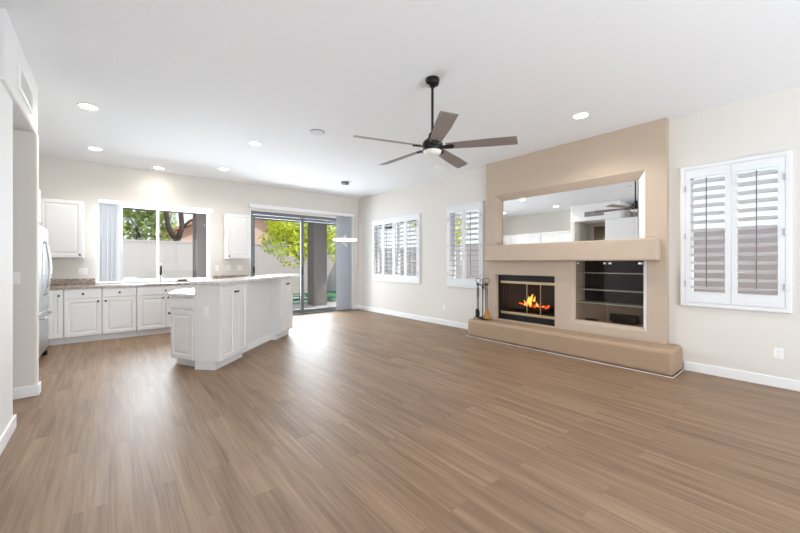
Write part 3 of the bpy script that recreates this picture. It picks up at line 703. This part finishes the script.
# u along the island, q = distance behind the living-room line
U0, U1, Q0 = 3.96, 6.12, 2.52
ib = thing('kitchen_island', 'white panelled island knee wall with an angled end under the raised bar', 'island', IW(U0, Q0), IR)
b = MB(); b.box(0.0, U1 - U0, 0.162, 0.32, 0.0, 1.02); b.build('knee_wall', 'cab', ib, bevel=0.003)
MB().box(-0.012, 0.0, 0.0, 0.318, 0.10, 1.02).build('end_panel', 'cab', ib, bevel=0.002)
m_ = MB(); m_.box(0.605, 1.635, 0.146, 0.162, 0.0, 0.10); m_.build('base_molding', 'trim', ib, bevel=0.005)
base_cab('shallow two-door island cabinet at the near end below the bar', IW(U0, Q0), IR, 0.60, depth=0.16, layout='2tall', h=1.02, toe=0.10)
base_cab('shallow two-door island cabinet at the far end near the patio door', IW(5.60, Q0), IR, 0.52, depth=0.16, layout='2tall', h=1.02, toe=0.10)
bt = MB(); bt.prism([(-0.04, -0.04), (U1 - U0 + 0.26, -0.04), (U1 - U0 + 0.26, 0.37), (-0.04, 0.37)], 1.022, 1.066)
bo = bt.build('bar_top', 'quartz', bevel=0.012, seg=3); bo.location = IW(U0, Q0); bo.rotation_euler = (0, 0, IR)
tag(bo, 'long pale granite bar top on the island, raised above the lower worktop', 'countertop')
# lower part: end cabinet with an angled door, kitchen-side cabinets
ie = thing('base_cabinet', 'white angled end cabinet with drawer and door beside the island end panel', 'cabinet', IW(U0, Q0), IR)
poly = [(0.0, 0.322), (0.14, 0.73), (0.55, 0.95), (0.75, 0.95), (0.75, 0.322)]
MB().prism(poly, 0.10, 0.87).build('body', 'cab', ie, bevel=0.003)
MB().prism([(0.08, 0.322), (0.20, 0.69), (0.58, 0.89), (0.75, 0.89), (0.75, 0.322)], 0.0, 0.10).build('toe_kick', 'cab', ie)
ang = math.atan2(0.322 - 0.73, 0.0 - 0.14)      # local +x of the door from the far corner to the near one
L_ = math.hypot(0.14, 0.408)
for nm, z0, z1, kx, kz in (('drawer', 0.72, 0.858, None, None), ('door', 0.11, 0.708, 0.02, 0.66)):
    o = slab_door(ie, nm, 0.012, L_ - 0.012, z0, z1, 0, kx, kz); o.location = (0.14, 0.73, 0); o.rotation_euler = (0, 0, ang)
for x0, lab in ((0.752, 'white island cabinet on the kitchen side, next to the angled end cabinet'), (1.352, 'white island cabinet on the kitchen side, at the far end')):
    o = base_cab(lab, IW(U0 + x0 + (0.595 if x0 < 1 else 0.785), Q0 + 0.95), IR + PI, 0.595 if x0 < 1 else 0.785, depth=0.625, layout='2')
lt = MB(); lt.prism([(-0.03, 0.322), (0.11, 0.755), (0.54, 0.985), (2.16, 0.985), (2.16, 0.322)], 0.872, 0.91)
lo_ = lt.build('island_worktop', 'quartz', bevel=0.010, seg=3); lo_.location = IW(U0, Q0); lo_.rotation_euler = (0, 0, IR)
tag(lo_, 'pale lower worktop on the kitchen side of the island', 'countertop')

# ------------------------------------------------------------------ outlets and switches (front towards local -y)
def plate(label, loc, rz, kind='outlet', gang=1, group=None):
    t = thing('wall_outlet' if kind == 'outlet' else 'light_switch', label, kind if kind == 'outlet' else 'light switch', loc, rz, group)
    w_ = 0.07 + 0.046 * (gang - 1)
    MB().rings(-w_ / 2, w_ / 2, -0.057, 0.057, [(0, 0), (0, 0.003), (0.004, 0.006)], 0).build('cover_plate', 'white_pl', t)
    for g in range(gang):
        cx = (g - (gang - 1) / 2) * 0.046
        if kind == 'outlet':
            for dz in (-0.02, 0.02):
                o = MB().rings(cx - 0.016, cx + 0.016, dz - 0.014, dz + 0.014, [(0, 0.005), (0.002, 0.0085)], 0).build('socket', 'white_pl', t)
                s_ = MB(); s_.box(cx - 0.009, cx - 0.006, -0.0092, -0.0084, dz - 0.004, dz + 0.006); s_.box(cx + 0.006, cx + 0.009, -0.0092, -0.0084, dz - 0.004, dz + 0.006); s_.build('slot', 'grey', o)
        else:
            MB().rings(cx - 0.016, cx + 0.016, -0.034, 0.034, [(0, 0.005), (0.003, 0.009)], 0).build('rocker', 'white_pl', t)
    return t
plate('white outlet on the right wall below the large shutter window', (XR, 0.265, 0.35), -PI / 2)
plate('white outlet low on the right wall below the narrow shutters', (XR, 4.93, 0.355), -PI / 2)
plate('white outlet plate on the island end panel', IW(U0 - 0.012, Q0 + 0.17, 0.70), IR - PI / 2)
plate('white outlet on the island knee wall between the two cabinets', IW(4.78, Q0 + 0.162, 0.45), IR)
plate('double white outlet on the backsplash wall below the left upper cabinet', (-0.35, YB, 1.13), 0, gang=2)
plate('single white switch right of the kitchen window frame', (1.76, YB, 1.17), 0, 'switch')
plate('white switch plate under the right upper cabinet, nearer the window', (1.98, YB, 1.17), 0, 'switch', 2)
plate('white switch plate under the right upper cabinet, nearer the patio door', (2.22, YB, 1.17), 0, 'switch', 2)
plate('white light switch on the fin wall beside the hall opening', (-0.68, 4.85, 1.14), 0, 'switch')

# return air grille on the soffit
vg = thing('air_vent', 'white return air grille high on the soffit above the hall opening', 'vent', (LX + 0.025, 4.29, 2.745), PI / 2)
MB().holes('y', -0.014, 0.0, -0.30, 0.30, -0.105, 0.105, [(-0.27, 0.27, -0.075, 0.075)]).build('frame', 'white_pl', vg, bevel=0.003)
MB().box(-0.27, 0.27, -0.003, 0.0, -0.075, 0.075).build('backing', 'grey', vg)
sl = MB()
for k in range(11):
    x = -0.25 + k * 0.05; sl.prism([(x - 0.003, -0.004), (x - 0.001, -0.008), (x + 0.001, -0.008), (x - 0.001, -0.004)], -0.075, 0.075)
sl.build('slat_bank', 'white_pl', vg)

# ------------------------------------------------------------------ ceiling fixtures
def can(x, y, label, watts=30, z=ZC):
    t = thing('recessed_light', label, 'ceiling light', (x, y, z), 0, 'recessed ceiling lights')
    MB().lathe([(0.074, 0), (0.092, -0.001), (0.092, -0.006), (0.078, -0.011), (0.074, -0.004)], (0, 0, 0), 28).build('trim_ring', 'white_pl', t, smooth='auto')
    MB().lathe([(0.0745, -0.0085), (0.074, -0.0105)], (0, 0, 0), 24).build('lens', 'lens', t)
    l = bpy.data.lights.new('recessed_lamp', 'SPOT'); l.energy = watts; l.spot_size = math.radians(150); l.spot_blend = 0.8; l.shadow_soft_size = 0.06; l.color = (1, 0.95, 0.88)
    o = bpy.data.objects.new('recessed_lamp', l); C.objects.link(o); o.parent = t; o.location = (0, 0, -0.02)
    return t
can(-0.18, 5.265, 'recessed ceiling light nearest the air grille, front of the kitchen')
can(-0.165, 7.15, 'recessed ceiling light over the left base cabinets, above the left upper cabinet')
can(0.71, 7.85, 'recessed ceiling light right against the wall above the kitchen window', 7)
can(1.65, 7.15, 'recessed ceiling light behind the island, before the right upper cabinet')
can(1.655, 5.32, 'recessed ceiling light directly above the middle of the island')
can(4.33, 1.82, 'recessed ceiling light in front of the fireplace wall', 52)
can(-2.4, 4.45, 'added fill light in the room beyond the hall doorway', 14, 2.55)  # added lamp, brightens the dark room beyond the hall
for x, y, lab in ((0.9, 1.5, 'added unseen fill light overhead beside the camera'), (3.4, -1.9, 'added unseen fill light over the rear right of the room'), (0.6, -1.6, 'added unseen fill light over the rear left of the room')): can(x, y, lab, 16)  # lamps added out of view as extra fill for the living room
sp = thing('ceiling_speaker', 'round white ceiling speaker between the fan and the island lights', 'speaker', (2.156, 4.335, ZC))
MB().lathe([(0.10, 0), (0.105, -0.006), (0.095, -0.010)], (0, 0, 0), 28).build('rim', 'spk', sp, smooth='auto'); MB().lathe([(0.09, -0.0102), (0.085, -0.0125)], (0, 0, 0), 28).build('grille', 'spk', sp)
sp2 = thing('smoke_detector', 'small round white detector on the ceiling beyond the fan', 'smoke detector', (4.70, 4.46, ZC))
MB().lathe([(0.115, 0), (0.115, -0.018), (0.095, -0.028)], (0, 0, 0), 28).build('housing', 'white_pl', sp2, smooth='auto'); MB().lathe([(0.07, -0.0282), (0.066, -0.034)], (0, 0, 0), 24).build('vent_cap', 'frost', sp2)

# chandelier near the patio door
ch = thing('chandelier', 'small lit crystal ring chandelier hanging before the patio door blinds', 'chandelier', (3.968, 6.639, ZC))
MB().lathe([(0.085, 0), (0.085, -0.05), (0.07, -0.055)], (0, 0, 0), 24).build('canopy', 'alu', ch, smooth='auto')
ZR = 1.785 - ZC; rg = MB(); nR = 40; rr_ = 0.24
path = [(rr_ * math.cos(2 * PI * k / nR), rr_ * math.sin(2 * PI * k / nR), ZR) for k in range(nR + 1)]
rg.tube(path, 0.017, 8, cap=False); rg.build('light_ring', 'crystal', ch, smooth=True)
wr = MB()
for a in range(4):
    an = a * PI / 2 + 0.4; wr.tube([(0.03 * math.cos(an), 0.03 * math.sin(an), -0.055), (rr_ * math.cos(an), rr_ * math.sin(an), ZR + 0.02)], 0.0012, 5)
wr.build('cable', 'frost', ch)
cr = MB()
for k in range(9):
    a = k * 2.4; r = 0.02 + 0.008 * k; zz = ZR + 0.10 - 0.028 * k
    cr.lathe([(0.001, -0.03), (0.011, 0.0), (0.001, 0.02)], (r * math.cos(a) * 0.7, r * math.sin(a) * 0.7, zz), 6)
cr.tube([(-rr_, 0, ZR), (rr_, 0, ZR)], 0.003, 5); cr.tube([(0, 0, ZR + 0.12), (0, 0, ZR - 0.16)], 0.003, 5)
cr.build('crystal_drop', 'frost', ch)

# ceiling fan
FX, FY = 2.384, 2.373
fan = thing('ceiling_fan', 'five-blade ceiling fan with black motor, downrod and frosted light bowl', 'ceiling fan', (FX, FY, ZC))
ZB = 2.39 - ZC
MB().lathe([(0.066, 0), (0.068, -0.02), (0.060, -0.055), (0.025, -0.075), (0.016, -0.09)], (0, 0, 0), 28).build('canopy', 'black', fan, smooth='auto')
MB().lathe([(0.0125, -0.07), (0.0125, ZB + 0.13)], (0, 0, 0), 14).build('downrod', 'black', fan, smooth='auto')
MB().lathe([(0.018, ZB + 0.15), (0.035, ZB + 0.13), (0.045, ZB + 0.09), (0.085, ZB + 0.06), (0.098, ZB + 0.03), (0.098, ZB - 0.02), (0.09, ZB - 0.032)], (0, 0, 0), 32).build('motor_housing', 'black', fan, smooth='auto')
MB().lathe([(0.086, ZB - 0.032), (0.084, ZB - 0.045), (0.07, ZB - 0.066), (0.03, ZB - 0.078), (0.005, ZB - 0.08)], (0, 0, 0), 32).build('light_bowl', 'frost', fan, smooth='auto')
aR = math.atan2(-0.6404, 0.7680)   # world angle of the camera's right
for k in range(5):
    an = aR + math.radians(-14 + 72 * k)
    t_ = MB(); R0, R1 = 0.13, 0.775; pit = math.radians(-13); rows = []
    for i in range(9):
        q = i / 8; r = R0 + (R1 - R0) * q; hw = 0.052 + 0.018 * min(1, q * 1.6); row = []
        for (sx, th) in ((-1, 0.0015), (-0.5, 0.004), (0.5, 0.004), (1, 0.0015), (0.5, -0.003), (-0.5, -0.003)):
            y = sx * hw; row.append(t_.v((r + (0.012 * sx if i == 8 else 0), y * math.cos(pit), y * math.sin(pit) + th)))
        rows.append(row)
    for a, b in zip(rows, rows[1:]):
        for j in range(6): t_.f([a[j], a[(j + 1) % 6], b[(j + 1) % 6], b[j]])
    t_.f(rows[0][::-1]); t_.f(rows[-1])
    bo_ = t_.build('blade', 'blade', fan, smooth='auto'); bo_.location = (0, 0, ZB + 0.005); bo_.rotation_euler = (0, 0, an)
    ir = MB(); ir.prism([(0.08, -0.022), (0.19, -0.034), (0.21, 0.0), (0.19, 0.034), (0.08, 0.022)], -0.012, -0.004); io = ir.build('blade_iron', 'bronze', bo_)
    io.rotation_euler = (pit * 0.9, 0, 0)

# ------------------------------------------------------------------ outdoors
struct(MB().box(-30, 40, 8.2, 60, -0.35, -0.13).build('ground', 'soil'))
struct(MB().box(5.475, 40, -20, 8.2, -0.35, -0.13).build('ground_side', 'soil'))
struct(MB().box(-6, 8.4, 8.22, 10.6, -0.13, -0.03).build('patio_slab', 'patio'))
struct(MB().box(-6, 8.3, 10.6, 14.5, -0.13, -0.05).build('lawn', 'lawn'))
for x, y, w_, d_, lab in ((5.1, 11.2, 0.9, 0.5, 'pale rectangular paver in the green turf, nearest the patio column'), (5.3, 12.4, 0.9, 0.5, 'pale rectangular paver in the middle of the green turf'), (6.6, 11.0, 0.9, 0.5, 'pale rectangular paver in the turf right of the patio column'), (5.6, 13.4, 0.9, 0.5, 'pale rectangular paver in the turf closest to the garden wall')):
    o = MB().box(-w_ / 2, w_ / 2, -d_ / 2, d_ / 2, 0, 0.03).build('paver', 'paver', bevel=0.008); o.location = (x, y, -0.05); tag(o, lab, 'paver', 'pavers in the turf')
struct(MB().box(-12, 8.3, 14.5, 14.7, -0.13, 1.98).build('wall_garden', 'block'))
struct(MB().box(-12, 8.3, 14.48, 14.72, 1.98, 2.04).build('trim_garden_wall', 'block'))
struct(MB().box(8.3, 8.5, -10, 14.7, -0.13, 1.85).build('wall_side_yard', 'sideblock'))
struct(MB().box(-4, 8.0, 8.35, 10.25, 2.70, 2.82).build('roof_patio', 'soff'))
struct(MB().box(-4, 8.0, 9.85, 10.15, 2.51, 2.70).build('roof_beam', 'soff'))
struct(MB().box(-3.2, 6.15, -4.0, 8.9, ZC + 0.16, ZC + 0.5).build('roof', 'soff'))  # unseen slab, its overhang shaped to keep sun off the side windows
def column(x, y): return struct(MB().box(x - 0.225, x + 0.225, y - 0.225, y + 0.225, -0.03, 2.51).build('column', 'colm', bevel=0.02, seg=3))
column(4.98, 10.0); column(1.86, 10.0)

def leaves(m, c, rad, n, size, seed):
    rnd = random.Random(seed); c = Vector(c)
    blobs = [(c + Vector((rnd.uniform(-1, 1) * rad[0] * 0.6, rnd.uniform(-1, 1) * rad[1] * 0.6, rnd.uniform(-1, 1) * rad[2] * 0.6)), rnd.uniform(0.35, 0.6)) for _ in range(14)]
    for i in range(n):
        bc, br_ = rnd.choice(blobs); d_ = Vector((rnd.gauss(0, 1), rnd.gauss(0, 1), rnd.gauss(0, 1))).normalized()
        p = bc + Vector((d_.x * rad[0], d_.y * rad[1], d_.z * rad[2])) * br_ * rnd.uniform(0.75, 1.05)
        t1 = (d_.cross(Vector((rnd.gauss(0, 1), rnd.gauss(0, 1), rnd.gauss(0, 1))))).normalized(); t2 = d_.cross(t1) * 0.45 + d_ * rnd.uniform(-0.3, 0.3)
        s_ = size * rnd.uniform(0.7, 1.3)
        m.f([m.v(p - t1 * s_), m.v(p + t2 * s_ + d_ * 0.01), m.v(p + t1 * s_), m.v(p - t2 * s_)])
    return m
def tree(name, label, base_, trunk, crown_c, rad, n, size, lm, seed):
    t = thing(name, label, 'tree', base_); o = Vector(base_)
    tk = MB(o)
    for pth, r0, r1 in trunk: tk.tube(pth, [r0 + (r1 - r0) * i / (len(pth) - 1) for i in range(len(pth))], 8)
    tk.build('trunk', 'bark', t, smooth=True)
    for k, (cc, rd, nn) in enumerate(zip(crown_c, rad, n)): leaves(MB(o), cc, rd, nn, size, seed + k).build('foliage', lm, t)
    return t
tree('orange_tree', 'bright yellow-green citrus tree before the garden wall, seen through the patio door', (5.36, 12.0, -0.05),
     [([(5.36, 12.0, -0.05), (5.38, 12.0, 0.8), (5.3, 11.95, 1.6)], 0.08, 0.05), ([(5.34, 11.97, 1.35), (5.0, 11.95, 1.7), (4.6, 11.95, 2.1)], 0.035, 0.02)], [(4.7, 11.95, 2.15), (5.9, 12.1, 2.3), (6.8, 12.0, 2.1)], [(1.05, 0.75, 0.95), (1.0, 0.75, 0.85), (0.85, 0.7, 0.85)], [2600, 1700, 1200], 0.07, 'leafy', 3)
tree('shade_tree', 'leafy green tree behind the garden wall, left pane of the kitchen window', (0.9, 16.6, -0.13),
     [([(0.9, 16.6, -0.13), (0.9, 16.6, 1.8), (0.8, 16.6, 2.6)], 0.12, 0.07)], [(0.3, 16.6, 2.9), (1.45, 16.8, 3.1)], [(0.9, 0.8, 1.4), (0.75, 0.7, 1.3)], [1800, 1500], 0.085, 'leafg', 11)
tree('bare_tree', 'dark forked tree trunk behind the garden wall, right pane of the kitchen window', (1.95, 15.6, -0.13),
     [([(1.95, 15.6, -0.13), (1.95, 15.6, 1.9), (2.0, 15.6, 2.15)], 0.13, 0.11), ([(1.98, 15.6, 2.1), (1.72, 15.6, 2.55), (1.62, 15.6, 3.3), (1.7, 15.6, 4.0)], 0.10, 0.07),
      ([(1.98, 15.6, 2.1), (2.15, 15.6, 2.6), (2.1, 15.6, 3.3), (2.3, 15.6, 4.0)], 0.10, 0.07), ([(2.15, 15.6, 2.6), (2.4, 15.6, 2.9), (2.8, 15.6, 3.1)], 0.06, 0.03)],
     [(1.6, 15.8, 4.6)], [(1.2, 1.0, 0.7)], [900], 0.08, 'leafg', 21)
tree('side_tree', 'green tree over the side yard wall outside the wide shutter window', (10.1, 9.6, -0.13),
     [([(10.1, 9.6, -0.13), (10.1, 9.6, 1.9)], 0.12, 0.08)], [(10.1, 9.6, 2.5)], [(1.3, 1.3, 1.1)], [1600], 0.1, 'leafy', 31)
nh = thing('neighbor_house', 'neighbouring stucco house with clay tile gable roof beyond the garden wall', 'house', (5.5, 24, -0.13)); HO = nh.location.copy()
hw = MB(HO); A = [(2.4, -0.13), (9.2, -0.13), (9.2, 2.75), (5.8, 4.5), (2.4, 2.75)]
f1 = [hw.v((x, 21, z)) for x, z in A]; f2 = [hw.v((x, 29, z)) for x, z in A]; hw.f(f1); hw.f(f2[::-1])
for k in range(5): hw.f([f1[k], f1[(k + 1) % 5], f2[(k + 1) % 5], f2[k]])
hw.build('wall', 'hstucco', nh)
for (xa, za, xb, zb) in ((1.9, 2.55, 5.8, 4.56), (9.7, 2.55, 5.8, 4.56)):
    r_ = MB(HO); v_ = [r_.v((x, y, z + dz)) for dz in (0, 0.16) for (x, z) in ((xa, za), (xb, zb)) for y in (20.5, 29.5)]
    for q in ((0, 1, 3, 2), (4, 6, 7, 5), (0, 4, 5, 1), (2, 3, 7, 6), (0, 2, 6, 4), (1, 5, 7, 3)): r_.f([v_[i] for i in q])
    r_.build('roof', 'rtile', nh)
MB(HO).box(7.2, 8.2, 20.97, 21.0, 1.6, 2.6).build('window', 'grey', nh)
hl = MB(); n_ = 40; top = []; 
for i in range(n_ + 1):
    x = -20 + 60 * i / n_; top.append((x, 3.2 + 2.6 * math.exp(-((x - 14) / 7) ** 2) + 0.5 * math.sin(x * 0.9) + 0.3 * math.sin(x * 2.3)))
a_ = [[hl.v((x, 44, -0.3)) for x, z in top], [hl.v((x, 48, z * 0.6)) for x, z in top], [hl.v((x, 54, z)) for x, z in top], [hl.v((x, 60, -0.3)) for x, z in top]]
for r1, r2 in zip(a_, a_[1:]):
    for k in range(n_): hl.f([r1[k], r1[k + 1], r2[k + 1], r2[k]])
struct(hl.build('hills', 'hill', smooth=True))
